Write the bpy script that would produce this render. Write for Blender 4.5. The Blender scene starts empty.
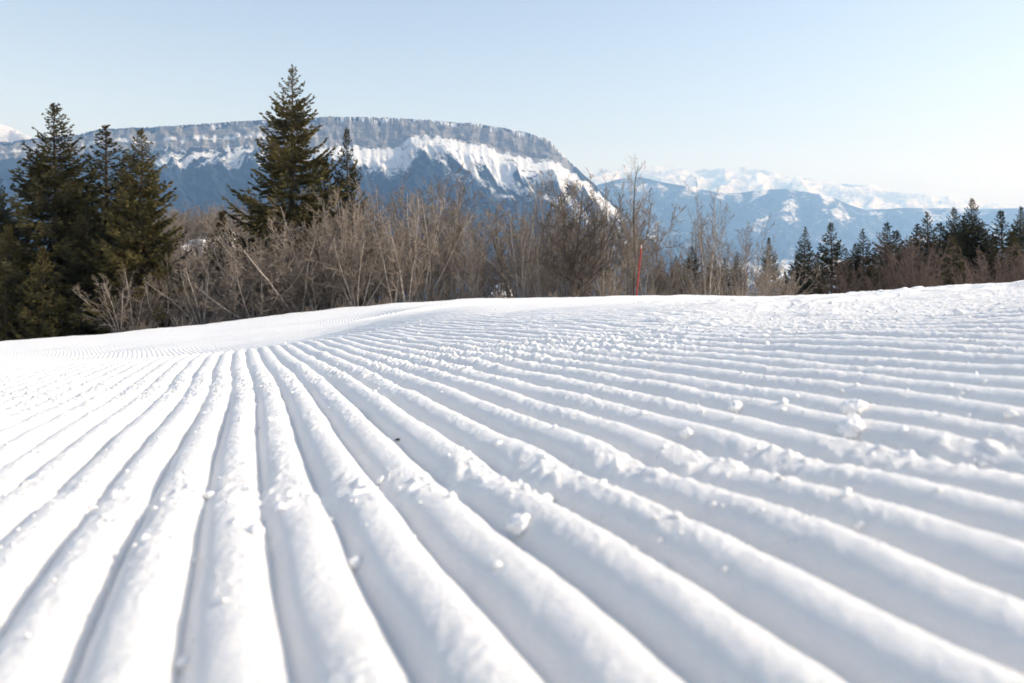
import bpy, math, random
import numpy as np
from mathutils import Vector

# ---------------------------------------------------------------- camera, light, exposure
sc = bpy.context.scene
COL = sc.collection
F = 800.0          # focal length in pixels of a 1024 px wide frame
HZ = 225.0         # row of the true horizon in the photograph

cam_d = bpy.data.cameras.new('camera')
cam = bpy.data.objects.new('camera', cam_d); COL.objects.link(cam)
cam_d.sensor_width = 36.0
cam_d.lens = 36.0 * F / 1024
cam_d.shift_y = (HZ - 341.5) / 1024
cam_d.clip_start = 0.01; cam_d.clip_end = 200000
cam.location = (0, 0, 0); cam.rotation_euler = (math.radians(90), 0, 0)
cam_d.dof.use_dof = True
cam_d.dof.focus_distance = 2.2
cam_d.dof.aperture_fstop = 8.5
sc.camera = cam

SUN_AZ, SUN_EL = math.radians(94), math.radians(33)
w = bpy.data.worlds.new('World'); sc.world = w; w.use_nodes = True
wn = w.node_tree.nodes; wl = w.node_tree.links
bg = wn['Background']
sky = wn.new('ShaderNodeTexSky'); sky.sky_type = 'NISHITA'; sky.sun_disc = False
sky.sun_elevation = SUN_EL; sky.sun_rotation = SUN_AZ
sky.altitude = 1300; sky.air_density = 1.0; sky.dust_density = 4.5; sky.ozone_density = 1.0
hs = wn.new('ShaderNodeHueSaturation'); hs.inputs['Saturation'].default_value = 0.74
wl.new(sky.outputs[0], hs.inputs['Color']); wl.new(hs.outputs[0], bg.inputs[0]); bg.inputs[1].default_value = 0.11
sun_d = bpy.data.lights.new('sun', 'SUN'); sun_d.energy = 2.5; sun_d.angle = math.radians(0.53)
sun_d.color = (1.0, 0.95, 0.87)
sun = bpy.data.objects.new('sun', sun_d); COL.objects.link(sun)
sv = Vector((math.sin(SUN_AZ) * math.cos(SUN_EL), math.cos(SUN_AZ) * math.cos(SUN_EL), math.sin(SUN_EL)))
sun.rotation_euler = (-sv).to_track_quat('-Z', 'Y').to_euler()
sc.view_settings.view_transform = 'Standard'; sc.view_settings.look = 'None'
sc.view_settings.exposure = 0.87; sc.view_settings.gamma = 1.0
try:
    sc.cycles.volume_bounces = 4; sc.cycles.max_bounces = 8; sc.cycles.diffuse_bounces = 7; sc.cycles.transparent_max_bounces = 8
except Exception:
    pass

# ---------------------------------------------------------------- helpers
def lerp(a, b, t): return a + (b - a) * t
def sstep(a, b, x):
    t = np.clip((x - a) / (b - a), 0, 1); return t * t * (3 - 2 * t)
def _h(ix, iy, seed):
    ix = ix.astype(np.int64).astype(np.uint64); iy = iy.astype(np.int64).astype(np.uint64)
    n = ix * np.uint64(374761393) + iy * np.uint64(668265263) + np.uint64(seed * 974711 + 12345)
    n &= np.uint64(0xffffffff)
    n = ((n ^ (n >> np.uint64(13))) * np.uint64(1274126177)) & np.uint64(0xffffffff)
    n = ((n ^ (n >> np.uint64(16))) * np.uint64(2246822519)) & np.uint64(0xffffffff)
    return ((n ^ (n >> np.uint64(15))) & np.uint64(0xffff)).astype(np.float64) / 65535.0 * 2 * math.pi
def noise(x, y, seed=0):
    x = np.asarray(x, float); y = np.asarray(y, float)
    fx = np.floor(x); fy = np.floor(y); dx = x - fx; dy = y - fy
    u = dx * dx * dx * (dx * (dx * 6 - 15) + 10); v = dy * dy * dy * (dy * (dy * 6 - 15) + 10)
    def g(i, j):
        a = _h(fx + i, fy + j, seed); return np.cos(a) * (dx - i) + np.sin(a) * (dy - j)
    return 1.5 * lerp(lerp(g(0, 0), g(1, 0), u), lerp(g(0, 1), g(1, 1), u), v)
def fbm(x, y, seed=0, oct=4, gain=0.5, lac=2.03):
    s = 0; a = 1.0; t = 0
    for i in range(oct):
        s = s + a * noise(x * lac ** i + 17.3 * i, y * lac ** i - 9.1 * i, seed + i); t += a; a *= gain
    return s / t
def ridged(x, y, seed=0, oct=4):
    s = 0; a = 1.0; t = 0
    for i in range(oct):
        s = s + a * (1 - 2 * np.abs(noise(x * 2.03 ** i + 5.7 * i, y * 2.03 ** i, seed + i))); t += a; a *= 0.5
    return s / t

def mesh_np(name, V, Fc, smooth=False):
    V = np.asarray(V, np.float32); Fc = np.asarray(Fc, np.int32)
    k = Fc.shape[1]
    me = bpy.data.meshes.new(name)
    me.vertices.add(len(V)); me.vertices.foreach_set('co', V.ravel())
    me.loops.add(Fc.size); me.loops.foreach_set('vertex_index', Fc.ravel())
    me.polygons.add(len(Fc)); me.polygons.foreach_set('loop_start', np.arange(0, Fc.size, k, dtype=np.int32))
    me.polygons.foreach_set('loop_total', np.full(len(Fc), k, np.int32))
    if smooth: me.polygons.foreach_set('use_smooth', np.ones(len(Fc), bool))
    me.update(calc_edges=True); me.validate()
    return me
def grid_faces(nr, nc):
    i = np.arange(nr - 1)[:, None] * nc + np.arange(nc - 1)[None, :]
    i = i.ravel(); return np.stack([i, i + 1, i + nc + 1, i + nc], 1)
def float_attr(me, name, arr):
    at = me.attributes.new(name, 'FLOAT', 'POINT'); at.data.foreach_set('value', np.asarray(arr, np.float32).ravel())
def link(name, me, mat=None, parent=None):
    o = bpy.data.objects.new(name, me); COL.objects.link(o)
    if mat is not None and me is not None and not me.materials: me.materials.append(mat)
    if parent is not None: o.parent = parent
    return o
def tag(o, label=None, cat=None, group=None, kind=None):
    if label: o['label'] = label
    if cat: o['category'] = cat
    if group: o['group'] = group
    if kind: o['kind'] = kind
    return o
def thing(name, label, cat, loc, group=None):
    o = bpy.data.objects.new(name, None); COL.objects.link(o); o.location = loc
    o.empty_display_size = 0.1
    return tag(o, label, cat, group)

class NT:
    def __init__(s, name):
        s.m = bpy.data.materials.new(name); s.m.use_nodes = True
        s.t = s.m.node_tree; s.n = s.t.nodes; s.l = s.t.links
        s.b = s.n['Principled BSDF']
        s.b.inputs['Specular IOR Level'].default_value = 0.25
    def add(s, kind, **kw):
        x = s.n.new(kind)
        for k, v in kw.items(): setattr(x, k, v)
        return x
    def noise(s, scale, detail=4, rough=0.55, vec=None):
        x = s.add('ShaderNodeTexNoise'); x.inputs['Scale'].default_value = scale
        x.inputs['Detail'].default_value = detail; x.inputs['Roughness'].default_value = rough
        if vec is not None: s.l.new(vec, x.inputs['Vector'])
        return x.outputs['Fac']
    def ramp(s, fac, stops):
        x = s.add('ShaderNodeValToRGB'); cr = x.color_ramp
        while len(cr.elements) < len(stops): cr.elements.new(0.5)
        for e, (p, c) in zip(cr.elements, stops):
            e.position = p; e.color = (c[0], c[1], c[2], 1) if hasattr(c, '__len__') else (c, c, c, 1)
        s.l.new(fac, x.inputs['Fac']); return x.outputs['Color']
    def mix(s, fac, a, b):
        x = s.add('ShaderNodeMix', data_type='RGBA')
        if hasattr(fac, 'links'): s.l.new(fac, x.inputs[0])
        else: x.inputs[0].default_value = fac
        for k, v in ((6, a), (7, b)):
            if hasattr(v, 'links'): s.l.new(v, x.inputs[k])
            else: x.inputs[k].default_value = (*v, 1)
        return x.outputs[2]
    def math(s, op, a, b=0.0):
        x = s.add('ShaderNodeMath', operation=op)
        for k, v in ((0, a), (1, b)):
            if hasattr(v, 'links'): s.l.new(v, x.inputs[k])
            else: x.inputs[k].default_value = v
        return x.outputs[0]
    def attr(s, name): return s.add('ShaderNodeAttribute', attribute_name=name).outputs['Fac']
    def pos(s): return s.add('ShaderNodeNewGeometry').outputs['Position']
    def obj(s): return s.add('ShaderNodeTexCoord').outputs['Object']
    def bump(s, h, dist, strength=1.0):
        x = s.add('ShaderNodeBump'); x.inputs['Distance'].default_value = dist
        x.inputs['Strength'].default_value = strength
        s.l.new(h, x.inputs['Height']); s.l.new(x.outputs[0], s.b.inputs['Normal'])
    def color(s, c):
        if hasattr(c, 'links'): s.l.new(c, s.b.inputs['Base Color'])
        else: s.b.inputs['Base Color'].default_value = (*c, 1)
    def rough(s, r): s.b.inputs['Roughness'].default_value = r

# ---------------------------------------------------------------- materials
def mat_snow():
    m = NT('groomed_snow'); p = m.pos()
    m.color(m.ramp(m.noise(3.0, 5, vec=p), [(0.3, (0.90, 0.885, 0.865)), (0.7, (0.94, 0.925, 0.905))]))
    m.rough(0.62)
    a = m.noise(120.0, 4, 0.65, p); b = m.noise(800.0, 3, 0.7, p)
    m.bump(m.math('ADD', a, m.math('MULTIPLY', b, 0.4)), 0.0035, 0.9)
    m.b.inputs['Subsurface Weight'].default_value = 0.6
    m.b.inputs['Subsurface Radius'].default_value = (1.0, 1.1, 1.25)
    m.b.inputs['Subsurface Scale'].default_value = 0.008
    return m.m
def mat_clod():
    m = NT('snow_clod'); p = m.obj()
    m.color(m.ramp(m.noise(3.0, 3, vec=p), [(0.3, (0.9, 0.888, 0.87)), (0.7, (0.93, 0.918, 0.9))])); m.rough(0.6)
    m.b.inputs['Subsurface Weight'].default_value = 0.5
    m.b.inputs['Subsurface Radius'].default_value = (1.0, 1.1, 1.25)
    m.b.inputs['Subsurface Scale'].default_value = 0.004
    return m.m
def mat_needles(name, dark, olive):
    m = NT(name); p = m.pos()
    rnd = m.attr('tuft')
    c = m.mix(m.ramp(m.noise(0.9, 3, vec=p), [(0.35, 0), (0.65, 1)]), dark, olive)
    c = m.mix(m.ramp(rnd, [(0.55, 0), (1.0, 1)]), c, tuple(x * 1.5 for x in olive))
    m.color(c); m.rough(0.6)
    m.b.inputs['Specular IOR Level'].default_value = 0.3
    return m.m
def mat_bark(name, a, b, scale=6):
    m = NT(name); p = m.obj()
    oi = m.add('ShaderNodeObjectInfo').outputs['Random']
    c = m.mix(m.ramp(m.noise(scale, 4, vec=p), [(0.35, 0), (0.7, 1)]), a, b)
    c2 = m.add('ShaderNodeHueSaturation'); c2.inputs['Saturation'].default_value = 1.0
    m.l.new(m.math('ADD', m.math('MULTIPLY', oi, 0.75), 0.6), c2.inputs['Value'])
    m.l.new(c, c2.inputs['Color'])
    m.color(c2.outputs[0]); m.rough(0.8)
    return m.m
def mat_plain(name, c, r=0.5):
    m = NT(name); m.rough(r)
    m.color(m.mix(m.ramp(m.noise(25.0, 3, vec=m.obj()), [(0.3, 0), (0.7, 1)]), c, tuple(x * 0.82 for x in c)))
    return m.m
def mat_mountain(name, rock, forest, nscale, snowc=(0.70, 0.72, 0.75), bumpd=0.0, nw=1.5):
    # base cover (snow, rock or wood) comes from the terrain masks; noise breaks their edges
    m = NT(name); p = m.pos(); m.rough(0.9); m.b.inputs['Specular IOR Level'].default_value = 0.05
    n1 = m.noise(nscale, 6, 0.65, p); n2 = m.noise(nscale * 6, 5, 0.65, p)
    mp = m.add('ShaderNodeMapping'); mp.inputs['Scale'].default_value = (1, 1, 5); m.l.new(p, mp.inputs['Vector'])
    n3 = m.noise(nscale * 1.6, 5, 0.65, mp.outputs[0])
    sn = m.math('ADD', m.attr('snow'), m.math('MULTIPLY', m.math('SUBTRACT', n1, 0.5), 1.1))
    sn = m.math('ADD', sn, m.math('MULTIPLY', m.math('SUBTRACT', n2, 0.5), nw))
    rk = m.math('ADD', m.attr('rock'), m.math('MULTIPLY', m.math('SUBTRACT', n1, 0.5), 0.5))
    fc = m.mix(m.ramp(n2, [(0.35, 0), (0.65, 1)]), forest, tuple(x * 1.9 for x in forest))
    rc = m.mix(m.ramp(m.math('ADD', m.math('MULTIPLY', n3, 0.6), m.math('MULTIPLY', n2, 0.4)), [(0.38, 0), (0.60, 1)]), rock, tuple(x * 0.55 for x in rock))
    c = m.mix(m.ramp(rk, [(0.45, 0), (0.55, 1)]), fc, rc)
    c = m.mix(m.ramp(sn, [(0.36, 0), (0.66, 1)]), c, snowc)
    m.color(c)
    if bumpd: m.bump(m.math('ADD', n2, m.math('MULTIPLY', n1, 2.0)), bumpd, 0.8)
    return m.m

M_SNOW = mat_snow(); M_CLOD = mat_clod()
M_ND = mat_needles('spruce_needles_dark', (0.026, 0.029, 0.012), (0.085, 0.075, 0.026))
M_NO = mat_needles('spruce_needles_olive', (0.036, 0.036, 0.013), (0.135, 0.110, 0.034))
M_BARK = mat_bark('spruce_bark', (0.07, 0.05, 0.035), (0.13, 0.1, 0.075))
M_STEM = mat_bark('grey_brown_bark', (0.20, 0.17, 0.145), (0.44, 0.40, 0.36))
M_TWIG = mat_bark('brown_twigs', (0.15, 0.118, 0.09), (0.35, 0.295, 0.245))
M_RTWIG = mat_bark('reddish_twigs', (0.10, 0.066, 0.052), (0.22, 0.155, 0.125))
M_DSTEM = mat_bark('dark_bark', (0.085, 0.066, 0.052), (0.17, 0.14, 0.115))

# ---------------------------------------------------------------- the snow slope
H_CAM = 0.16
def plane_z(x, y):
    wv = x + 0.34 * y
    return -H_CAM - 0.109 * y + 0.0965 * wv + 0.0365 * (np.sqrt(wv * wv + 0.0025) - 0.05)
EDGE_PX = [-600, -300, 0, 100, 200, 300, 400, 480, 600, 700, 770, 830, 900, 1024, 1300, 1700]
EDGE_PY = [388, 366, 342, 334.5, 325, 313, 303.5, 299, 297, 296, 297.5, 295, 290, 283, 270, 262]
Y_EDGE = 32.0
SOFT = 18.0
def edge_e(px):
    ed = np.interp(px, EDGE_PX, EDGE_PY)
    q = HZ - F * plane_z((px - 512) / F * Y_EDGE, Y_EDGE) / Y_EDGE
    q = np.minimum(q, ed - 3.0)
    return ed + SOFT * np.log(1 - np.exp((q - ed) / SOFT))
def slope_z(x, y, banks=True):
    """large shape of the piste and of the bank behind it"""
    x = np.asarray(x, float); y = np.asarray(y, float)
    yc = np.clip(y, 0.3, Y_EDGE)
    px = np.clip(512 + F * x / np.maximum(y, 0.3), -600, 1700)
    xc = np.where(y > Y_EDGE, (px - 512) / F * Y_EDGE, x)
    zp = plane_z(xc, np.minimum(y, Y_EDGE)); zc = (HZ - edge_e(px)) / F * yc
    s = SOFT * yc / F
    m = np.minimum(zp, zc)
    z = m - s * np.log(np.exp(np.clip(-(zp - m) / s, -60, 0)) + np.exp(np.clip(-(zc - m) / s, -60, 0)))
    dip = 0.15 * sstep(2.9, 6.0, y) * (1 - sstep(6.5, 24, y)) * (1 - sstep(300, 470, px))
    z = z - dip
    # behind the rounded edge
    d = np.maximum(y - Y_EDGE - 0.6, 0)
    edt = (HZ - np.interp(px, EDGE_PX, EDGE_PY)) / F
    drop = np.where(d < 40, 0.0036 * d * d, 0.0036 * 1600 + 0.288 * (d - 40))
    drop = drop * lerp(0.25, 1.0, sstep(240, 330, px)) if banks else drop
    back = np.maximum(y - Y_EDGE, 0) * edt - drop
    z = z + back
    # snowy banks behind the thicket, seen between the stems
    if banks:
        z = z + 8.5 * np.exp(-((px - 502) / 30) ** 2 - ((y - 78) / 12) ** 2)
        z = z + 16.7 * np.exp(-((px - 205) / 75) ** 4 - ((y - 115) / 24) ** 2) * (1 + 0.10 * noise(px / 22, y / 15, 39))
    return z

def groove_z(x, y):
    px = 512 + F * x / np.maximum(y, 0.2)
    c = x + 0.34 * y + 0.024
    c = c + 0.0045 * noise(x * 2.2, y * 1.3, 3) + 0.0022 * noise(x * 9, y * 6, 4)
    far = np.maximum(y - 4.5, 0)
    c = c + 0.02 * far * far * (1 - sstep(350, 600, px))
    # each ridge is a little different; the groomer's passes leave small sideways steps
    stp = 0.30 * (noise(x * 0.8, 0 * y, 71) * 0.25 + y)
    c = c + 0.0055 * np.sin(stp * 9.0 + 0.6) * sstep(0.2, 0.6, y)
    k = np.floor(c / 0.048)
    t = c / 0.048 - k
    dv = np.minimum(t, 1 - t)
    prof = 0.34 * (1 - np.exp(-(dv / 0.14) ** 2)) + 0.66 * np.sin(np.pi * t) ** 0.85
    amp = 0.0152 * (1 + 0.22 * noise(k * 1.7 + 0.5, y * 1.1, 5) + 0.10 * noise(k * 3.1, y * 7.0, 6))
    # worn stretches across the tracks
    band = np.exp(-((y + 0.12 * x + 0.10 * noise(x * 2, y * 2, 8) - 1.62) / 0.30) ** 2)
    band2 = np.exp(-((y + 0.30 * x + 0.05 * noise(x * 5, y * 2, 9) - 0.60) / 0.045) ** 2)
    worn = np.clip(0.75 * sstep(-0.1, 0.5, fbm(x * 0.9, y * 0.5, 11, 3)) * sstep(1.2, 2.5, y), 0, 1)
    left = sstep(-0.55, -1.3, x + 0.1 * y) * sstep(1.0, 1.6, y)
    rough_r = np.clip(sstep(520, 820, px + 90 * noise(x * 1.1, y * 0.8, 12)) * sstep(0.95, 1.7, y + 0.30 * noise(x * 1.6, y * 1.2, 13)), 0, 1)
    fade = (1 - 0.55 * band * sstep(0.5, -1.0, x)) * (1 - 0.5 * worn) * (1 - 0.65 * left) * (1 - 0.88 * rough_r) * (1 - 0.85 * sstep(380, 520, px) * sstep(2.4, 5.0, y + 0.6 * noise(x * 1.2, y * 1.0, 14)))
    fade = fade * (1 - 0.4 * band2) * (1 - sstep(11, 19, y)) * (1 + 0.5 * sstep(3, 8, y))
    z = amp * fade * prof
    z = z - 0.0165 * 0.6 * (1 - fade) * 0.0
    rr = np.clip(0.05 + 0.13 * sstep(0.6, 1.2, y) + 0.9 * band * (1 - 0.8 * sstep(0.0, 0.5, x)) + 0.8 * band2 + 0.3 * worn + 0.3 * left + 0.12 * rough_r, 0, 1.5)
    cr = 0.35 + 0.65 * prof
    lump = np.maximum(noise(x * 55, y * 55, 21) - 0.12, 0) + 0.8 * np.maximum(noise(x * 110, y * 110, 22) - 0.15, 0)
    near = 1 - sstep(2.0, 5.0, y)
    z = z + 0.0085 * lump * rr * cr * near
    z = z + 0.0011 * fbm(x * 40, y * 30, 25, 3) * near * (0.7 + 0.9 * sstep(0.5, 1.2, y))
    z = z + 0.0013 * fbm(x * 130, y * 130, 29, 2) * (0.25 + cr * sstep(-0.15, 0.35, noise(x * 6, y * 4, 30))) * (1 - sstep(1.8, 3.2, y))
    z = z + 0.0035 * fbm(x * 7, y * 5, 27, 3)
    # coarse broken snow further out to the right, small drifts in the middle distance
    lum2 = np.maximum(fbm(x * 4.2 + 1.3 * noise(x * 2, y * 2, 32), y * 4.6, 31, 3) - 0.06, 0) * sstep(1.2, 2.2, y)
    z = z + lum2 * (0.030 * rough_r + 0.006) * (1 - sstep(16, 30, y))
    z = z + 0.035 * fbm(x * 0.5, y * 0.4, 35, 3) * sstep(2.0, 8.0, y)
    z = z + 0.10 * np.maximum(fbm(x * 0.35, y * 1.1, 37, 3) - 0.1, 0) * sstep(20, 30, y)
    return z

def ground(x, y):
    return slope_z(x, y) + groove_z(x, y)
def ground1(x, y):
    return float(ground(np.array([float(x)]), np.array([float(y)]))[0])

def build_snow():
    ox, oy = 0.0, -0.30
    fine = np.radians(np.arange(-41, 41.001, 0.050))
    co_l = np.radians(np.arange(-85, -41, 0.4)); co_r = np.radians(np.arange(41.4, 85, 0.4))
    ang = np.concatenate([co_l, fine, co_r])
    r = [0.22]
    while r[-1] < 150:
        q = r[-1]
        r.append(q + max(q * 0.0062, 0.002) * (0.6 if q < 2.4 else 1.0 if q < 8 else 1.6 if q < 40 else 4.0))
    r = np.array(r)
    R, A = np.meshgrid(r, ang, indexing='ij')
    X = ox + R * np.sin(A); Y = oy + R * np.cos(A)
    Z = ground(X, Y)
    V = np.stack([X, Y, Z], -1).reshape(-1, 3)
    me = mesh_np('ground', V, grid_faces(len(r), len(ang))[:, ::-1], True)
    o = link('ground', me, M_SNOW)
    tag(o, 'white groomed snow slope combed into rounded ridges', 'snow slope', kind='structure')
build_snow()

# ---------------------------------------------------------------- valley and mountains
def prof(pts): a = np.array(pts, float); return lambda px: np.interp(px, a[:, 0], a[:, 1])
def polar_mesh(name, px, Ymat, Z, snow, rock, mat, label, cat='mountain'):
    X = (px[None, :] - 512) / F * Ymat
    me = mesh_np(name, np.stack([X, Ymat, Z], -1).reshape(-1, 3), grid_faces(Ymat.shape[0], len(px)), True)
    float_attr(me, 'snow', snow); float_attr(me, 'rock', rock)
    o = link(name, me, mat); tag(o, label, cat, kind='structure'); return o

def build_plateau():
    D = 5000.0
    px = np.arange(-420, 760, 1.15)
    # coarse in the foreground and behind, fine around the cliff
    d = np.concatenate([np.arange(-1800, -60, 120), np.arange(-60, 120, 5), np.arange(120, 620, 9), np.arange(620, 1500, 20),
                        np.arange(1500, 3000, 60)])
    top = prof([(-420, 150), (-200, 148), (-60, 146), (0, 142), (40, 138), (75, 135), (100, 129), (150, 127), (200, 124), (240, 121), (290, 119),
                (330, 116.5), (370, 117), (400, 118), (440, 121), (480, 124), (505, 128), (525, 132), (548, 139), (556, 147), (565, 157), (575, 166), (588, 178),
                (602, 191), (622, 211), (648, 236), (680, 264), (760, 300)])(px)
    top = top + 1.1 * fbm(px / 14, px * 0, 41, 4) + 0.7 * noise(px / 3.1, px * 0, 44)
    hc = prof([(-420, 120), (0, 120), (90, 130), (160, 150), (260, 170), (330, 200), (395, 195), (412, 110), (450, 108), (480, 138), (510, 165), (535, 160), (550, 125), (560, 80), (580, 35), (620, 12), (760, 10)])(px)
    Pm, Dm = np.meshgrid(px, d)[0], np.meshgrid(px, d)[1]
    ztop = (HZ - top) / F * D
    # cliff line wanders in plan; buttresses
    off = 55 * fbm(px / 24, px * 0, 51, 4) + 8 * noise(px / 6.2, px * 0 + 3, 53)
    dd = Dm + off[None, :] * sstep(-300, 0, Dm) * 1.0
    hcm = (hc * (1 + 0.20 * fbm(px / 26, px * 0, 46, 3)))[None, :]
    # a wall, broken by a ledge on the left part
    one = sstep(300, 380, px + 30 * noise(px / 40, px * 0, 54))
    af = np.clip(0.60 + 0.28 * fbm(px / 26, px * 0, 55, 3), 0.3, 0.85) * (1 - one) + 0.93 * one
    lg = 44 + 26 * noise(px / 15, px * 0, 56) + 12 * noise(px / 4, px * 0, 58)
    wv_ = 5 * noise(Pm / 11, Dm / 30, 59) + 9 * noise(Pm / 23, Dm * 0, 60)
    st = 0.04 * np.clip(dd / 90, 0, 1)
    for k, wgt in enumerate((0.30, 0.16, 0.20, 0.12, 0.18)):
        pos = (0 if k == 0 else 2 + 15.5 * k + (7 * noise(px / (13 + 4 * k), px * 0, 140 + k) + 4 * noise(px / 4.1, px * 0, 150 + k)))
        pos = pos * (1 - 0.55 * one) if k else 0 * px
        st = st + 0.96 * wgt * sstep(pos[None, :], pos[None, :] + 7, dd + wv_ * 0.7)
    t = np.maximum(dd - 80, 0)
    tal = 300 * (1 - np.exp(-t / 430)) + 0.17 * t
    gul = ridged((Pm - 0.05 * t) / 34, t / 900 + 2, 61, 4)
    gul2 = ridged((Pm - 0.04 * t) / 11, t / 300, 65, 3)
    spur = (95 * gul + 26 * gul2) * sstep(15, 260, t)
    Z = ztop[None, :] - hcm * st - tal + spur * sstep(0, 200, t)
    Z = Z - 0.10 * np.maximum(-dd, 0) + 8 * fbm(Pm / 8, Dm / 60, 67, 3) * sstep(90, 200, t)
    cone = 34 * noise(Pm / 7.5, Dm * 0, 69) + 18 * noise(Pm / 2.9, Dm * 0, 70)
    wall = sstep(0, 5, dd) * (1 - sstep(84, 100, dd + cone))
    crag = wall * (30 * fbm(Pm / 9, Z / 34, 66, 4) + 7 * ridged(Pm / 8 + 0.03 * Z, Z / 16, 68, 3))
    Ym = np.maximum(D - dd, 500) - crag
    # covers
    rock = np.clip(wall * 1.0 - 1.0 * sstep(560, 585, Pm), 0, 1)
    talpy = HZ - Z / Ym * F
    lim = prof([(300, 150), (350, 260), (410, 330), (450, 300), (500, 230), (560, 260), (600, 100), (640, 40)])(px)[None, :]
    lim = 1.35 * lim * (1 + 0.35 * noise(Pm / 16, Dm * 0, 72))
    apron = (1 - sstep(0.55 * lim, 1.25 * lim, t)) * sstep(290, 340, Pm) * (1 - sstep(590, 625, Pm))
    apron_l = (1 - sstep(15, 60, t)) * (1 - sstep(270, 320, Pm)) * sstep(130, 175, Pm)
    streak = ridged((Pm + 0.13 * t) / 17, t / 900, 75, 3)
    strk = sstep(0.05, 0.5, streak) * sstep(30, 60, t) * (1 - sstep(230, 360, t)) * sstep(150, 190, Pm + 0.13 * t) * (1 - sstep(290, 330, Pm))
    lines = sstep(0.25, 0.6, ridged((Pm - 0.09 * t) / 19, t / 700 + 3, 77, 3)) * sstep(420, 470, Pm) * (1 - sstep(500, 900, t)) * (1 - sstep(610, 650, Pm))
    face = sstep(552, 566, Pm) * (1 - sstep(60, 190, t + 1.5 * np.maximum(Pm - 575, 0))) * (1 - sstep(604, 622, Pm))
    speck = 0.14 * sstep(395, 405, Pm) * (1 - sstep(436, 452, Pm))
    snow = (0.80 - speck) * apron * (0.55 + 0.5 * sstep(-0.5, 0.35, ridged((Pm - 0.05 * t) / 12, t / 230, 79, 3))) + 0.62 * apron_l * (0.4 + 0.8 * sstep(-0.3, 0.4, noise(Pm / 5, t / 60, 81))) + 0.62 * strk + 0.55 * lines + 1.0 * face
    contour = sstep(0.1, 0.5, noise(t / 26 + 0.02 * Pm, Pm / 60, 82)) * sstep(450, 490, Pm) * (1 - sstep(570, 600, Pm)) * (1 - sstep(250, 330, t))
    snow = snow - 0.45 * contour
    ledge = wall * sstep(30, 40, dd) * (1 - sstep(lg[None, :] - 3, lg[None, :] + 8, dd)) * (1 - one[None, :]) * 0.85
    snow = np.where(wall > 0.5, ledge + 0.20 - 0.30 * sstep(0, 3, dd) + 0.25 * sstep(0.25, 0.6, noise(Pm / 12, Z / 9, 83)), snow)
    snow = np.clip(snow, 0, 1.1) + 0.02
    snow = np.where(dd < 0, 0.42 + 0.05 * noise(Pm / 10, Dm / 60, 80), snow)
    polar_mesh('mountain', px, Ym, Z, snow, rock, mat_mountain('plateau_mountain', (0.34, 0.325, 0.305), (0.014, 0.022, 0.030), 0.011, bumpd=12.0),
               'long flat-topped mountain with a grey cliff band above snowy slopes')

def build_range(name, D, px0, px1, pts, label, rock, forest, snowf, seed, depth, rough_m, nscale, step=1.3, jag=0.0):
    px = np.arange(px0, px1, step)
    d = np.concatenate([np.arange(-depth * 0.5, 0, depth * 0.05), np.linspace(0, 1, 90) ** 1.25 * depth])
    top = prof(pts)(px)
    jg = jag * (fbm(px / 16, px * 0, seed, 5, 0.6)) * D / F
    ztop = (HZ - top) / F * D
    Pm, Dm = np.meshgrid(px, d)
    t = np.maximum(Dm, 0)
    fall = np.minimum(ztop[None, :] + 620, 1e9) * (1 - np.exp(-t / (depth * 0.38))) * 1.02
    k = D / F
    r1 = ridged((Pm + t / k * 0.25) / 46, t / k / 60, seed + 3, 5)
    Z = ztop[None, :] + jg[None, :] * np.exp(-np.abs(Dm) / (depth * 0.035)) - fall + rough_m * r1 * sstep(0, depth * 0.10, t) - 0.08 * np.maximum(-Dm, 0)
    Z = np.maximum(Z, -640)
    Ym = D - Dm + 0 * Pm
    snow, rk = snowf(Pm, t, Z, r1)
    return polar_mesh(name, px, Ym, Z, snow, rk, mat_mountain(name + '_cover', rock, forest, nscale, nw=1.15), label)

build_plateau()

def snow_mid(P, t, Z, r):
    n = ridged((P + t * 0.012) / 26, t / 620, 91, 4)
    patch = sstep(0.18, 0.6, n) * (0.35 + 0.65 * sstep(-0.4, 0.3, noise(P / 60, t / 2500, 92)))
    crest = (1 - sstep(100, 700, t)) * sstep(0.0, 0.4, noise(P / 22, t / 900, 93)) * 0.7
    return np.clip(0.32 * patch * sstep(0.0, 0.35, noise(P / 34, t / 1500, 94)) + 0.55 * crest + 0.75 * (1 - sstep(-470, -300, Z)) * sstep(690, 735, P) * (1 - sstep(840, 900, P)) * sstep(-0.35, 0.1, noise(P / 18, Z / 60, 95)), 0, 1) * (1 - 0.3 * sstep(830, 880, P)) + 0.21, 0.1 + 0 * P
build_range('mountain', 11500, 540, 1500,
            [(540, 200), (580, 192), (600, 184), (620, 179), (640, 177), (662, 182), (690, 187), (720, 193), (740, 193), (760, 190), (785, 189), (812, 193), (835, 198), (850, 205), (866, 210),
             (900, 208), (940, 208), (980, 209), (1024, 208), (1200, 205), (1500, 215)],
            'dark wooded ridge with snowy clearings in the middle distance', (0.2, 0.2, 0.2), (0.010, 0.016, 0.022), snow_mid, 85, 5600, 150, 0.0035, jag=0.9)
def snow_low(P, t, Z, r):
    n = fbm(P / 40, t / 500, 101, 4)
    return np.clip(0.35 + 0.9 * n, 0, 1), 0 * P
def snow_alp(P, t, Z, r):
    return np.clip(0.34 + 0.50 * r - 0.45 * sstep(2500, 6000, t), 0, 1.2), 0.85 + 0 * P
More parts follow.
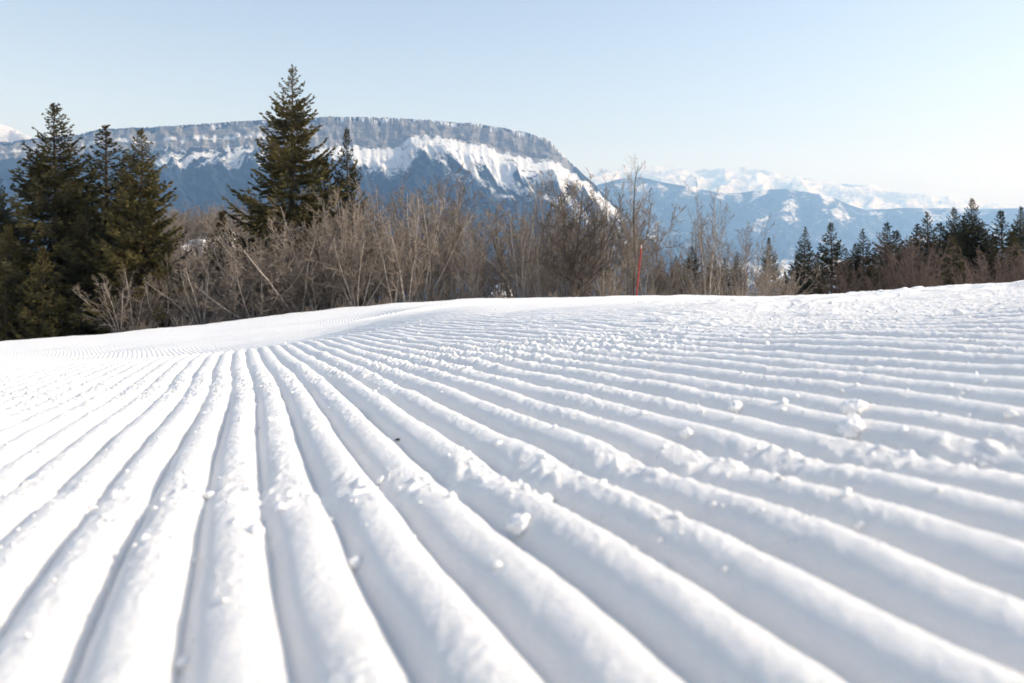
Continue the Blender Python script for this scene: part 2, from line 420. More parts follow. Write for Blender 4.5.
build_range('mountain_range', 22000, -500, 1560,
            [(-500, 190), (-200, 180), (120, 172), (400, 170), (580, 172), (610, 169), (640, 167), (668, 166), (690, 171), (718, 169), (745, 168), (765, 171), (785, 176),
             (800, 177), (822, 181), (850, 184), (872, 185), (888, 191), (905, 194), (935, 194), (955, 199), (975, 202), (1000, 205), (1050, 206), (1300, 196), (1560, 190)],
            'pale snow covered alpine peaks along the horizon', (0.20, 0.20, 0.21), (0.06, 0.07, 0.08), snow_alp, 105, 8500, 380, 0.0018, jag=5.0)

def snow_peak(P, t, Z, r):
    return np.clip(0.42 + 0.55 * r - 0.5 * sstep(700, 2500, t), 0, 1.2), 0.85 + 0 * P
build_range('mountain', 9500, -700, 140, [(-700, 190), (-400, 165), (-200, 140), (-90, 132), (-30, 121), (2, 124), (14, 129), (30, 137), (60, 150), (140, 190)],
            'pointed snowy peak peeping out behind the left end of the flat mountain', (0.25, 0.25, 0.26), (0.05, 0.055, 0.06), snow_peak, 125, 4000, 160, 0.004, jag=3.0)

def build_valley():
    px = np.concatenate([np.arange(-1500, -200, 20), np.arange(-200, 1250, 3.0), np.arange(1250, 2600, 20)])
    r = [105.0]
    while r[-1] < 90000: r.append(r[-1] * 1.032)
    r = np.array(r)
    P, R = np.meshgrid(px, r)
    X = (P - 512) / F * R
    zs = slope_z((px - 512) / F * 105.0, np.full_like(px, 105.0), False)
    Z = zs[None, :] - 1.5 - 0.30 * (R - 105) * (1 - 0.4 * sstep(200, 900, R))
    fl = -560 + 60 * fbm(X / 900, R / 900, 111, 4) + 25 * fbm(X / 200, R / 200, 112, 3)
    s = 60.0
    Z = np.where(R > 700, np.maximum(Z, fl), np.maximum(Z, fl))
    Z = Z + 6 * fbm(X / 60, R / 60, 113, 3) * sstep(105, 300, R)
    snow = 0.58 + 0.75 * fbm(X / 420, R / 700, 114, 4)
    polar_mesh('valley', px, R, Z, snow, 0 * P, mat_mountain('valley_cover', (0.2, 0.2, 0.2), (0.030, 0.034, 0.028), 0.006),
               'valley floor with snowy fields and dark woods', 'valley')
build_valley()

# ---------------------------------------------------------------- haze
def build_haze():
    bx = ((-70000, 70000), (-2500, 27500), (-900, 2100))
    V = [(x, y, z) for x in bx[0] for y in bx[1] for z in bx[2]]
    Fc = [(0, 1, 3, 2), (4, 6, 7, 5), (0, 4, 5, 1), (2, 3, 7, 6), (0, 2, 6, 4), (1, 5, 7, 3)]
    me = bpy.data.meshes.new('haze'); me.from_pydata(V, [], Fc)
    m = bpy.data.materials.new('haze'); m.use_nodes = True; n = m.node_tree.nodes; n.clear()
    out = n.new('ShaderNodeOutputMaterial'); v = n.new('ShaderNodeVolumePrincipled')
    v.inputs['Color'].default_value = (0.34, 0.60, 1.0, 1)
    v.inputs['Absorption Color'].default_value = (1, 1, 1, 1)
    v.inputs['Density'].default_value = 9.5e-5
    v.inputs['Anisotropy'].default_value = 0.2
    m.node_tree.links.new(v.outputs[0], out.inputs['Volume'])
    try: m.cycles.homogeneous_volume = True
    except Exception: pass
    o = link('haze', me, m); tag(o, 'pale blue mountain haze', 'haze', kind='stuff')
build_haze()

# ---------------------------------------------------------------- spruces
def unit(v): return v / np.maximum(np.linalg.norm(v, axis=-1, keepdims=True), 1e-9)
def tubes(polys):
    """polys: list of (points (n,3), radii (n,), sides) -> vertices, quads"""
    Vs, Fs, base = [], [], 0
    groups = {}
    for p, r, s in polys: groups.setdefault((len(p), s), []).append((p, r))
    for (n, s), lst in groups.items():
        P = np.array([a for a, _ in lst]); Rr = np.array([b for _, b in lst])        # (m,n,3)
        T = np.zeros_like(P); T[:, 1:-1] = P[:, 2:] - P[:, :-2]; T[:, 0] = P[:, 1] - P[:, 0]; T[:, -1] = P[:, -1] - P[:, -2]
        T = unit(T)
        ref = np.where(np.abs(T[..., 2:3]) > 0.9, np.array([1.0, 0, 0]), np.array([0, 0, 1.0]))
        U = unit(np.cross(T, ref)); W = np.cross(T, U)
        a = np.arange(s) * 2 * math.pi / s
        ring = P[:, :, None, :] + Rr[:, :, None, None] * (np.cos(a)[None, None, :, None] * U[:, :, None, :] + np.sin(a)[None, None, :, None] * W[:, :, None, :])
        m = len(lst); Vs.append(ring.reshape(-1, 3))
        idx = np.arange(m * n * s).reshape(m, n, s) + base
        q = np.stack([idx[:, :-1, :], np.roll(idx, -1, 2)[:, :-1, :], np.roll(idx, -1, 2)[:, 1:, :], idx[:, 1:, :]], -1)
        Fs.append(q.reshape(-1, 4)); base += m * n * s
    return np.concatenate(Vs), np.concatenate(Fs)

def spruce_meshes(seed, H, R, tier=0.30, gap=0.0, mat=None, bare=0.05, shape=0.85, dens=1.0):
    """a spruce H metres tall: tapering trunk and tiers of boughs carrying thousands of needle tufts"""
    rg = np.random.default_rng(seed)
    n = 12
    zz = np.linspace(-0.6, H, n)
    tp = np.stack([0.05 * np.sin(zz * 0.7 + seed), 0.05 * np.cos(zz * 0.5 + seed), zz], 1)
    tr = np.interp(zz, [-0.6, 0.0, H], [0.02 * H + 0.02, 0.016 * H + 0.01, 0.008])
    boughs = []; P0 = []; DR = []; LN = []; WD = []; RN = []
    z = bare * H
    while z < H * 0.985:
        rel = z / H
        L0 = R * (1 - rel) ** shape + 0.03
        L0 *= 0.62 + 0.38 * min(1, rel / 0.12)
        nb = int(rg.integers(8, 12)) if rel < 0.8 else int(rg.integers(5, 8))
        a0 = rg.uniform(0, 6.28)
        for b in range(nb):
            if rg.random() < gap: continue
            az = a0 + b * 2 * math.pi / nb + rg.normal(0, 0.22)
            L = L0 * rg.uniform(0.62, 1.18)
            el = lerp(-0.30, 0.75, rel ** 1.6) + rg.normal(0, 0.09)
            m = 7
            s = np.linspace(0, 1, m)
            curve = 0.34 * L * (s ** 2.4) * (0.4 + 0.6 * (1 - rel)) - 0.16 * L * np.sin(np.pi * s) * (1 - rel)
            hz = np.cos(el) * L * s
            hv = np.sin(el) * L * s + curve
            side = 0.06 * L * rg.normal() * s ** 2
            pts = np.stack([np.cos(az) * hz - np.sin(az) * side, np.sin(az) * hz + np.cos(az) * side, z + rg.normal(0, 0.05) + hv], 1)
            boughs.append((pts, np.linspace(0.008 + 0.008 * L, 0.004, m), 3))
            nt = max(4, int(L / 0.085 * dens))
            for i in range(nt):
                u = (i + rg.random()) / nt
                u = 0.12 + 0.88 * u
                f = u * (m - 1); k = min(int(f), m - 2)
                p = pts[k] + (pts[k + 1] - pts[k]) * (f - k)
                ax = unit(pts[k + 1] - pts[k])
                lat = unit(np.cross(ax, [0, 0, 1.0]))
                sd = 1 if i % 2 else -1
                tl = (0.40 * L * (1 - u) ** 0.75 + 0.10 * min(1, L / 0.7)) * rg.uniform(0.6, 1.15)
                dv = unit(ax * rg.uniform(0.55, 0.95) + lat * sd * rg.uniform(0.6, 1.0) + np.array([0, 0, rg.uniform(-0.30, 0.0)]))
                ntf = max(2, int(tl / 0.085 * dens))
                tone = rg.random() * 0.6
                for j in range(ntf):
                    v = (j + 0.5 * rg.random()) / ntf
                    q = p + dv * tl * v + np.array([0, 0, -0.10 * tl * v * v])
                    P0.append(q)
                    DR.append(dv * 0.9 + lat * sd * rg.normal(0, 0.30) + ax * rg.normal(0.25, 0.30) + np.array([0, 0, rg.normal(-0.10, 0.22)]))
                    sz = 0.40 + 0.60 * min(1, L / 1.1)
                    LN.append(rg.uniform(0.14, 0.25) * sz); WD.append(rg.uniform(0.032, 0.06) * sz); RN.append(min(1, tone + 0.4 * rg.random() * v))
            for j in range(3):
                P0.append(pts[-1]); DR.append(ax + rg.normal(0, 0.3, 3)); LN.append(0.07 + 0.12 * min(1, L)); WD.append(0.022); RN.append(rg.random())
        z += tier * rg.uniform(0.7, 1.25) * (1.0 - 0.45 * rel)
    for j in range(26):
        P0.append(np.array([0, 0, H - 0.55 + 0.5 * j / 26]) + tp[-1] * [1, 1, 0]); DR.append(np.array([rg.normal(0, .35), rg.normal(0, .35), 0.8])); LN.append(0.12); WD.append(0.018); RN.append(0.5)
    P0 = np.array(P0); DR = unit(np.array(DR)); LN = np.array(LN)[:, None]; WD = np.array(WD)[:, None]
    rv = unit(rg.normal(size=P0.shape)); S1 = unit(np.cross(DR, rv)); S2 = np.cross(DR, S1)
    quads = []
    for S in (S1, S2):
        quads.append(np.stack([P0, P0 + DR * LN * 0.45 + S * WD, P0 + DR * LN, P0 + DR * LN * 0.45 - S * WD], 1))
    Q = np.concatenate(quads, 0); V = Q.reshape(-1, 3); Fq = np.arange(len(V)).reshape(-1, 4)
    crown = mesh_np('crown', V, Fq); float_attr(crown, 'tuft', np.repeat(np.concatenate([RN, RN]), 4))
    crown.materials.append(mat)
    tv, tf = tubes([(tp, tr, 8)]); trunk = mesh_np('trunk', tv, tf, True); trunk.materials.append(M_BARK)
    bv, bf = tubes(boughs); bough = mesh_np('boughs', bv, bf, True); bough.materials.append(M_BARK)
    return {'H': H, 'parts': [('trunk', trunk), ('boughs', bough), ('crown', crown)]}

SP = {
    'broad': spruce_meshes(1, 10.5, 3.1, 0.36, 0.06, M_ND, 0.03, 0.85),
    'broad2': spruce_meshes(2, 10.0, 2.8, 0.37, 0.06, M_NO, 0.03, 0.85),
    'open': spruce_meshes(3, 11.5, 4.2, 0.48, 0.12, M_NO, 0.05, 0.95),
    'slim': spruce_meshes(4, 8.0, 2.3, 0.36, 0.08, M_ND, 0.04, 0.95),
    'slim2': spruce_meshes(5, 7.0, 2.3, 0.40, 0.12, M_ND, 0.04, 0.95),
    'small': spruce_meshes(6, 4.2, 1.25, 0.27, 0.05, M_NO, 0.03, 0.85),
}
def at(px, Y): return (px - 512) / F * Y
def put(root_name, proto, loc, scale, rot, label, cat, group):
    t = thing(root_name, label, cat, loc, group)
    t.rotation_euler = (0, 0, rot); t.scale = scale
    for nm, me in proto['parts']: link(nm, me, None, t)
    return t
rs = random.Random(5)
def spruce(px, top, Y, kind, wide, label, group='spruces at the edge of the piste'):
    x = at(px, Y); zb = float(slope_z(np.array([x]), np.array([Y]))[0]) - 0.15
    zt = (HZ - top) / F * Y
    s = (zt - zb) / SP[kind]['H']
    return put('spruce_tree', SP[kind], (x, Y, zb), (s * wide, s * wide, s), rs.uniform(0, 6.28), label, 'spruce', group)
GL = 'spruces in the tall cluster at the left'; GR = 'spruces behind the right end of the piste'; GM = 'small spruces behind the bare saplings'
for a in [
    (55, 103, 36.5, 'broad', 1.15, 'tallest and broadest dark spruce of the cluster at the left', GL),
    (106, 125, 38.5, 'slim', 1.4, 'narrow dark spruce squeezed between the two broad ones at the left', GL),
    (141, 128, 35.5, 'broad2', 1.05, 'spruce with sunlit olive boughs at the right end of the left cluster', GL),
    (-4, 172, 37.0, 'broad', 0.95, 'dark spruce cut off by the left edge of the picture', GL),
    (18, 208, 38.0, 'broad2', 1.0, 'dark spruce filling the gap at the left edge behind the low bushy ones', GL),
    (74, 178, 37.8, 'broad2', 0.9, 'spruce close behind the tallest left one, filling its right side', GL),
    (42, 247, 34.2, 'small', 1.0, 'low bushy spruce with yellowish tips at the foot of the tallest left spruce', GL),
    (8, 226, 35.0, 'small', 0.95, 'half hidden low spruce beside the left edge of the picture', GL),
    (86, 205, 35.6, 'slim2', 1.3, 'dark filler spruce standing low inside the left cluster', GL),
    (292, 64, 38.0, 'open', 0.98, 'tall lone spruce with open upswept tiers rising above the thicket', None),
    (347, 127, 40.5, 'slim2', 0.62, 'slim spruce with a thin tiered top just right of the tall lone spruce', None),
    (324, 158, 41.5, 'small', 0.75, 'brownish spruce half hidden between the tall spruce and the slim one', None),
    (222, 212, 40.5, 'small', 0.8, 'small spruce top poking out of the thicket left of the tall spruce', None),
    (660, 260, 38, 'slim', 1.2, 'low dark spruce behind saplings just right of the red pole', GM),
    (692, 246, 39, 'slim2', 1.0, 'thin spruce second to the right of the red pole', GM),
    (713, 252, 37.5, 'small', 0.8, 'brownish spruce behind the forked bare tree right of the pole', GM),
    (737, 252, 40, 'slim', 0.95, 'dark spruce just left of the gap with the white valley field', GM),
    (676, 256, 40, 'slim', 1.2, 'dark spruce between the low one by the pole and the thin one', GM),
    (724, 258, 39, 'slim2', 1.2, 'dark spruce left of the last one before the valley gap', GM),
    (769, 237, 52, 'slim2', 0.75, 'isolated pointed spruce in the gap with the white valley field', GR),
    (785, 272, 50, 'small', 0.75, 'tiny spruce at the foot of the gap before the right row', GR),
    (805, 227, 54, 'slim', 0.95, 'slender spruce at the left end of the right row', GR),
    (831, 222, 56, 'slim2', 1.05, 'tall spruce second from the left of the right row', GR),
    (846, 248, 54, 'slim', 1.0, 'short spruce between two taller ones in the left half of the right row', GR),
    (863, 229, 57, 'slim', 1.05, 'spruce with a blunt brownish side in the middle of the right row', GR),
    (887, 222, 55, 'slim2', 1.2, 'dense dark spruce in the middle of the right row', GR),
    (902, 240, 58, 'slim', 1.2, 'shorter spruce filling the middle of the right row', GR),
    (927, 212, 55, 'slim', 1.25, 'spruce with lit right side standing over the reddish brown shrubs', GR),
    (954, 207, 60, 'broad', 0.95, 'spruce touching the left side of the highest tree of the right row', GR),
    (972, 198, 57, 'broad', 0.95, 'highest and darkest spruce of the right row', GR),
    (953, 236, 51, 'small', 0.9, 'low olive spruce in front of the highest tree of the right row', GR),
    (1001, 210, 58, 'slim2', 1.2, 'pointed spruce right of the highest tree of the right row', GR),
    (1021, 206, 56, 'broad2', 0.9, 'spruce cut off by the right edge of the picture', GR),
    (818, 252, 51, 'slim', 1.1, 'short dark spruce between the two first trees of the right row', GR),
    (875, 252, 52, 'slim2', 1.1, 'low spruce standing before the middle of the right row', GR),
    (911, 236, 60, 'slim', 1.2, 'dark spruce in the dip of the right row, left of the lit one', GR),
    (940, 222, 61, 'slim2', 1.3, 'spruce half hidden behind the lit one in the right row', GR),
    (985, 228, 61, 'broad', 1.0, 'spruce in the notch right of the highest tree of the right row', GR),
    (1012, 232, 54, 'small', 1.0, 'low spruce in front of the pair at the right edge', GR),
    (797, 254, 57, 'slim2', 1.2, 'low spruce at the left foot of the first slender tree of the right row', GR),
    (855, 243, 60, 'broad2', 0.9, 'brownish spruce behind the blunt one in the middle of the right row', GR),
    (896, 230, 62, 'slim2', 1.3, 'spruce standing behind the dense dark one of the right row', GR),
    (917, 224, 63, 'slim', 1.3, 'back row spruce just left of the lit one in the right row', GR),
    (963, 216, 62, 'slim', 1.4, 'narrow spruce tight against the left of the highest right tree', GR),
    (992, 233, 55, 'slim2', 1.3, 'short dark spruce between the highest right tree and the pointed one', GR)]:
    spruce(*a)

# ---------------------------------------------------------------- bare trees and shrubs
def bare_meshes(seed, H, stems, spread, nb, ntw, ntl, stem_r, up=0.5, mat_s=None, mat_t=None, first=0.15, tw=1.0, droop=0.0):
    """leafless tree: stems (trunk) that fork into branches, twigs and twiglets (crown)"""
    rg = np.random.default_rng(seed)
    tr, cr = [], []
    def line(p, d, L, n, wob, lift):
        pts = [p]; d = d.copy()
        for i in range(n):
            d = unit(d + rg.normal(0, wob, 3) + np.array([0, 0, lift]))
            pts.append(pts[-1] + d * L / n)
        return np.array(pts)
    def sample(pts, u):
        f = u * (len(pts) - 1); k = min(int(f), len(pts) - 2)
        return pts[k] + (pts[k + 1] - pts[k]) * (f - k), unit(pts[k + 1] - pts[k])
    def side(ax, a):
        r = unit(np.cross(ax, rg.normal(size=3))); return unit(ax * math.cos(a) + r * math.sin(a))
    for s in range(stems):
        az = s * 6.283 / stems + rg.normal(0, 0.4)
        tilt = spread * rg.uniform(0.25, 1.0) if stems > 1 else rg.normal(0, 0.05)
        d = np.array([math.cos(az) * math.sin(tilt), math.sin(az) * math.sin(tilt), math.cos(tilt)])
        L = H * rg.uniform(0.72, 1.0)
        p0 = np.array([math.cos(az) * 0.12, math.sin(az) * 0.12, -0.25]) * (1 if stems > 1 else np.array([0, 0, 1]))
        st = line(p0, d, L, 9, 0.06, 0.04 - droop)
        r0 = stem_r * rg.uniform(0.65, 1.1)
        tr.append((st, r0 * np.linspace(1, 0.12, 10) ** 0.9 + 0.003, 6))
        for b in range(nb):
            u = first + (0.97 - first) * (b + rg.random()) / nb
            p, ax = sample(st, u)
            bd = side(ax, rg.uniform(0.45, 0.95)); bd = unit(bd + np.array([0, 0, up * 0.5]))
            BL = H * rg.uniform(0.16, 0.36) * (1.15 - 0.7 * u)
            bp = line(p, bd, BL, 5, 0.13, up * 0.10)
            br = max(0.0045, r0 * (1 - u * 0.85) * 0.42)
            cr.append((bp, np.linspace(br, 0.003 * tw, 6), 4))
            for t in range(ntw):
                u2 = 0.15 + 0.85 * (t + rg.random()) / ntw
                p2, ax2 = sample(bp, u2)
                td = unit(side(ax2, rg.uniform(0.4, 0.9)) + np.array([0, 0, up * 0.35]))
                TL = BL * rg.uniform(0.25, 0.55) * (1.2 - 0.6 * u2)
                tp = line(p2, td, TL, 3, 0.16, up * 0.08)
                cr.append((tp, np.linspace(0.0042, 0.0024, 4) * tw, 3))
                for q in range(ntl):
                    p3, ax3 = sample(tp, rg.uniform(0.15, 1.0))
                    qd = unit(side(ax3, rg.uniform(0.35, 0.9)) + np.array([0, 0, up * 0.25]))
                    cr.append((line(p3, qd, TL * rg.uniform(0.3, 0.65), 2, 0.15, 0.02), np.array([0.003, 0.0025, 0.002]) * tw, 3))
    tv, tf = tubes(tr); trunk = mesh_np('trunk', tv, tf, True); trunk.materials.append(mat_s or M_STEM)
    cv, cf = tubes(cr); crown = mesh_np('crown', cv, cf, True); crown.materials.append(mat_t or M_TWIG)
    return {'H': H, 'parts': [('trunk', trunk), ('crown', crown)]}

BT = {
    'hazel': bare_meshes(11, 4.2, 7, 0.75, 12, 6, 2, 0.040, 0.10, M_STEM, M_TWIG, 0.15, 2.3),
    'hazel2': bare_meshes(12, 4.0, 8, 1.0, 11, 6, 2, 0.038, 0.0, M_STEM, M_TWIG, 0.15, 2.3, 0.025),
    'sapling': bare_meshes(13, 5.4, 3, 0.22, 18, 5, 2, 0.044, 0.25, M_STEM, M_TWIG, 0.18, 2.1),
    'sapling2': bare_meshes(14, 5.0, 4, 0.34, 16, 5, 2, 0.040, 0.2, M_STEM, M_TWIG, 0.16, 2.1),
    'brown': bare_meshes(19, 4.0, 7, 0.65, 13, 6, 2, 0.034, 0.2, M_DSTEM, M_RTWIG, 0.12, 2.3),
    'bush': bare_meshes(15, 2.2, 10, 0.85, 8, 4, 2, 0.016, 0.2, M_STEM, M_TWIG, 0.08, 1.8),
    'dark': bare_meshes(16, 5.2, 6, 0.55, 20, 7, 3, 0.085, 0.1, M_DSTEM, M_DSTEM, 0.18, 2.0),
    'wand': bare_meshes(17, 6.6, 1, 0.0, 20, 5, 2, 0.055, 0.6, M_DSTEM, M_TWIG, 0.22, 1.7),
    'wand2': bare_meshes(18, 6.0, 3, 0.24, 14, 5, 2, 0.044, 0.6, M_STEM, M_TWIG, 0.22, 1.7),
}
rb = random.Random(21)
def bare(name, px, top, Y, kind, label, cat, group, wide=1.0, lean=0.0):
    x = at(px, Y); zb = float(slope_z(np.array([x]), np.array([Y]))[0]) - 0.05
    s = max(((HZ - top) / F * Y - zb) / BT[kind]['H'], 0.2)
    t = put(name, BT[kind], (x, Y, zb), (s * wide, s * wide, s), rb.uniform(0, 6.28), label, cat, group)
    t.rotation_euler[1] = lean
    return t
for i in range(36):
    u = (i + rb.random()) / 36
    bare('bare_shrub', lerp(158, 240, u), rb.uniform(222, 244), rb.uniform(52, 92), rb.choice(['hazel', 'hazel2', 'sapling2']),
         'bare shrub on the snowy bank between the thicket and the knoll', 'bare shrub', 'bare shrubs below the snowy knoll', 1.2)
# single trees one can tell apart
bare('bare_tree', 578, 172, 33.8, 'dark', 'stout dark bare tree with several leaning limbs left of the red pole', 'bare tree', None, 1.0)
bare('bare_tree', 633, 138, 36.0, 'wand', 'very tall thin bare tree leaning right, its tip above the far peaks', 'bare tree', None, 0.9, 0.12)
bare('bare_tree', 600, 165, 37.0, 'wand2', 'thin bare tree with wispy tips just left of the tallest leaning one', 'bare tree', None, 0.8)
bare('bare_tree', 708, 172, 36.0, 'wand2', 'pale forked bare tree with upright rods right of the red pole', 'bare tree', None, 0.85)
bare('bare_tree', 555, 168, 38.0, 'wand2', 'slender bare tree in front of the end of the cliff', 'bare tree', None, 0.8)
bare('bare_tree', 300, 185, 34.4, 'hazel2', 'large arching bare tree with pale limbs at the foot of the tall spruce', 'bare tree', None, 1.0)
bare('bare_tree', 446, 168, 37.5, 'sapling', 'tall pale bare tree standing out of the thicket in front of the snowy talus', 'bare tree', None, 0.8)
bare('bare_tree', 424, 182, 36.0, 'sapling2', 'thin white stemmed bare tree in the middle of the thicket', 'bare tree', None, 0.7)

# the thicket, stretch by stretch: (px from, px to, top row from, top row to, count, kinds, label, group)
ZONES = [
    (118, 240, 262, 228, 26, ['hazel', 'hazel2', 'sapling2'], 'bare shrub in the dark thicket between the left spruces and the tall spruce', 'bare shrubs left of the tall spruce'),
    (232, 345, 212, 184, 32, ['hazel', 'hazel2', 'hazel'], 'bare arching shrub in the thicket around the foot of the tall spruce', 'bare shrubs around the tall spruce'),
    (345, 470, 188, 178, 31, ['sapling', 'sapling2', 'hazel', 'wand2'], 'bare upright shrub in the pinkish brown thicket below the cliff', 'bare shrubs below the cliff'),
    (468, 560, 186, 188, 16, ['sapling2', 'wand2', 'sapling', 'hazel2'], 'bare shrub in the thinner thicket left of the stout dark tree', 'bare shrubs left of the stout dark tree'),
    (560, 640, 192, 198, 13, ['sapling', 'wand2', 'hazel', 'sapling2'], 'bare shrub in the thicket between the stout dark tree and the red pole', 'bare shrubs left of the red pole'),
    (644, 775, 196, 240, 17, ['sapling', 'wand2', 'sapling2', 'hazel'], 'bare sapling in the open thicket right of the red pole', 'bare saplings right of the red pole'),
    (897, 968, 240, 250, 11, ['brown'], 'reddish brown bare shrub in front of the right row of spruces', 'brown shrubs before the right spruces'),
    (980, 1050, 252, 246, 9, ['brown'], 'brown bare shrub at the right edge of the picture', 'brown shrubs at the right edge'),
    (780, 905, 266, 264, 11, ['brown'], 'low bare shrub at the foot of the right row of spruces', 'low shrubs below the right spruces'),
]
for (a, b, t0, t1, n, kinds, lab, grp) in ZONES:
    for i in range(n):
        u = (i + rb.random()) / n
        row = i % 3
        Y = (33.6, 36.0, 40.0)[row] + rb.uniform(-0.4, 1.2)
        if a >= 780: Y = 44 + rb.uniform(-3, 4)
        top = lerp(t0, t1, u) + rb.uniform(-24, 58) + (10, 0, -10)[row]
        pxs = lerp(a, b, u)
        if 484 < pxs < 522 and row < 2: pxs += 16 if pxs > 503 else -16
        if pxs < 236: top = max(top, 229)
        bare('bare_shrub', pxs, top, Y, rb.choice(kinds), lab, 'bare shrub', grp, rb.uniform(0.75, 1.05), rb.uniform(-0.08, 0.08))
for i in range(54):
    u = (i + rb.random()) / 54
    bare('bare_tree', lerp(140, 262, u), rb.uniform(198, 219), rb.uniform(108, 128), rb.choice(['sapling2', 'hazel', 'sapling']),
         'small pinkish bare tree in the wood on the snowy knoll beyond the thicket', 'bare tree', 'bare trees on the snowy knoll', 1.3)
for i in range(22):
    px = lerp(110, 780, (i + rb.random()) / 22)
    eb = float(np.interp(px, EDGE_PX, EDGE_PY))
    bare('low_bush', px, eb - rb.uniform(5, 16), 32.3 + rb.uniform(0, 1.0), 'bush', 'small tuft of twigs poking through the snow in front of the thicket', 'bush',
         'twig tufts poking through the snow edge', rb.uniform(1.0, 1.8))
# undergrowth along the foot of the thicket
for i in range(64):
    px = lerp(95, 790, (i + rb.random()) / 64)
    Y = 33.4 + rb.uniform(0, 4.5)
    eb = float(np.interp(px, EDGE_PX, EDGE_PY))
    bare('low_bush', px, eb - rb.uniform(14, 48), Y, 'bush', 'low twiggy bush in the undergrowth along the snow edge below the thicket', 'bush',
         'low bushes along the snow edge', rb.uniform(0.9, 1.4))
# ---------------------------------------------------------------- red piste pole
def build_pole():
    Y = 31.0; xb = at(636.5, Y); zb = ground1(xb, Y)
    t = thing('piste_pole', 'thin red piste marker pole leaning slightly right at the snow edge', 'marker pole', (xb, Y, zb))
    L = (HZ - 245) / F * Y - zb
    t.rotation_euler = (0.0, math.atan2(at(641.5, Y) - xb, L), 0)
    L = L / math.cos(t.rotation_euler[1])
    z = np.linspace(-0.3, L - 0.10, 8)
    v, f = tubes([(np.stack([0 * z, 0 * z, z], 1), np.full(8, 0.025), 12)])
    link('shaft', mesh_np('shaft', v, f, True), mat_plain('red_plastic', (0.42, 0.04, 0.028), 0.4), t)
    z = np.array([L - 0.13, L - 0.02, L, L + 0.006]); r = np.array([0.028, 0.027, 0.020, 0.001])
    v, f = tubes([(np.stack([0 * z, 0 * z, z], 1), r, 12)])
    link('cap', mesh_np('cap', v, f, True), mat_plain('pale_plastic', (0.62, 0.5, 0.47), 0.5), t)
build_pole()

# ---------------------------------------------------------------- loose snow
def clod_mesh(seed, fac=False):
    import bmesh
    bm = bmesh.new(); bmesh.ops.create_icosphere(bm, subdivisions=4, radius=1.0)
    rg = np.random.default_rng(seed); o = rg.uniform(0, 50, 3)
    for v in bm.verts:
        c = v.co; a = np.array([c.x, c.y, c.z]) * 1.6 + o
        n = float(fbm(np.array([a[0] + a[2] * .7]), np.array([a[1] - a[2] * .6]), seed, 4)[0])
        m = float(noise(np.array([a[1] * 2.3]), np.array([a[2] * 2.3]), seed + 9)[0])
        v.co = c * (0.85 + 0.42 * n + 0.16 * m)
        v.co.z *= 0.8
    me = bpy.data.meshes.new('snow_clod'); bm.to_mesh(me); bm.free()
    me.polygons.foreach_set('use_smooth', np.ones(len(me.polygons), bool)); me.materials.append(M_CLOD)
    return me
CL = [clod_mesh(s) for s in (31, 32, 33, 34, 35)]
def hit(px, py):
    """first point of the slope seen at that spot of the photograph"""
    Y = np.exp(np.linspace(math.log(0.3), math.log(14), 5000)); X = at(px, Y)
    k = np.argmax(HZ - ground(X, Y) / Y * F <= py)
    return float(X[k]), float(Y[k])
rc = random.Random(77)
def clod(px, py, rad_px, label, group=None, k=None):
    x, y = hit(px, py); r = rad_px / F * y
    o = link('snow_clod', CL[rc.randrange(5) if k is None else k]); o.location = (x, y, ground1(x, y) + 0.25 * r)
    o.scale = (r, r, r * rc.uniform(0.85, 1.05)); o.rotation_euler = (rc.uniform(-.5, .5), rc.uniform(-.5, .5), rc.uniform(0, 6.28))
    tag(o, label, 'snow clod', group)
clod(520, 528, 15, 'largest loose snow chunk, resting on a ridge flank right of the centre', None, 1)
clod(497, 567, 6, 'small snow chunk one ridge below the largest loose chunk')
clod(357, 566, 9, 'round snow ball in the trough left of the largest chunk')
clod(382, 482, 6, 'snow ball on the ridge above the round ball and left of the large chunk')
clod(853, 412, 14, 'upper of two snow lumps stacked closely on the right ridges')
clod(852, 432, 15, 'wide lower lump of the two close lumps on the right ridges')
clod(736, 410, 9, 'crumbly snow lump left of the two close right hand lumps')
clod(687, 436, 8, 'snow lump on the ridges midway between the centre and the right lumps')
clod(92, 511, 6, 'snow ball beside the dark trough at the far left')
clod(210, 497, 6, 'snow ball of the pair on the step across the left ridges')
clod(185, 665, 8, 'soft blurred snow ball in the nearest trough at the bottom left')
clod(270, 421, 4, 'tiny snow ball at the bend of the ridge left of the centre')
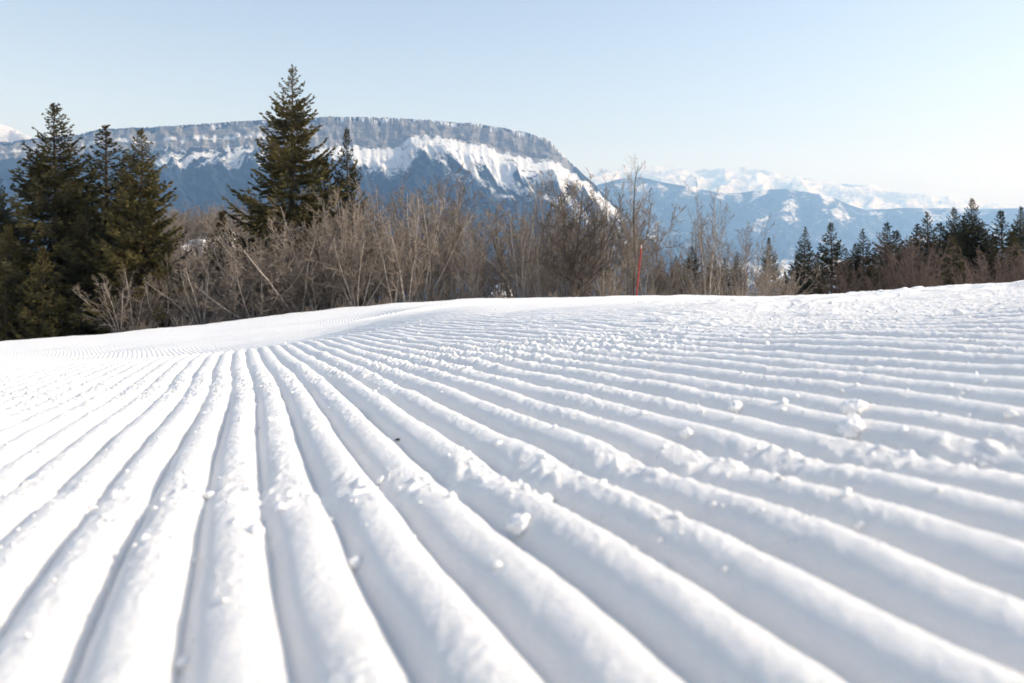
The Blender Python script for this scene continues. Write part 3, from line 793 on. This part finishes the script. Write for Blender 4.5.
for i in range(22):
    px = rc.uniform(20, 1000); py = rc.uniform(372, 560)
    clod(px, py, 1.4 + 4.5 * rc.random() ** 3, 'small loose snow crumb lying scattered on the combed ridges', 'small loose crumbs on the combed ridges')
def build_crumbs():
    rg = np.random.default_rng(8); Vs, Fs, b = [], [], 0
    import bmesh
    bm = bmesh.new(); bmesh.ops.create_icosphere(bm, subdivisions=1, radius=1.0)
    v0 = np.array([v.co[:] for v in bm.verts]); f0 = np.array([[v.index for v in f.verts] for f in bm.faces]); bm.free()
    n = 2600
    y = np.exp(rg.uniform(math.log(0.35), math.log(5.0), n)); x = rg.uniform(-0.75, 0.75, n) * y
    keep = fbm(x * 2.5, y * 2.5, 55, 3) + 0.5 * np.exp(-((y - 1.5) / 0.4) ** 2) + 0.35 * np.exp(-((y - 0.62) / 0.08) ** 2) > 0.10
    x, y = x[keep], y[keep]; z = ground(x, y); r = rg.lognormal(math.log(0.0011), 0.65, len(x)) * np.clip(0.7 + 0.4 * y, 0.8, 2.2)
    jit = 1 + 0.25 * rg.normal(size=(len(x), len(v0), 1))
    V = v0[None] * jit * r[:, None, None] + np.stack([x, y, z + r * 0.05], 1)[:, None]
    Fc = f0[None] + (np.arange(len(x)) * len(v0))[:, None, None]
    o = link('snow_grains', mesh_np('snow_grains', V.reshape(-1, 3), Fc.reshape(-1, 3), True), M_CLOD)
    tag(o, 'countless tiny snow grains sprinkled over the ridges', 'snow grains', kind='stuff')
build_crumbs()
def build_bark():
    x, y = hit(398, 442); z = ground1(x, y)
    rg = np.random.default_rng(3); s = np.linspace(-0.007, 0.007, 6)
    p = np.stack([s, 0.0012 * np.sin(s * 400), 0.002 + 0.0006 * np.cos(s * 300)], 1)
    v, f = tubes([(p, np.array([0.0006, 0.0022, 0.0026, 0.0024, 0.0016, 0.0005]), 7)])
    o = link('bark_fragment', mesh_np('bark_fragment', v, f, True), M_DSTEM); o.location = (x, y, z + 0.001); o.rotation_euler = (0, 0, 0.3); o.scale = (0.55,) * 3
    tag(o, 'tiny dark fragment of bark lying in the snow left of the centre', 'bark fragment')
build_bark()
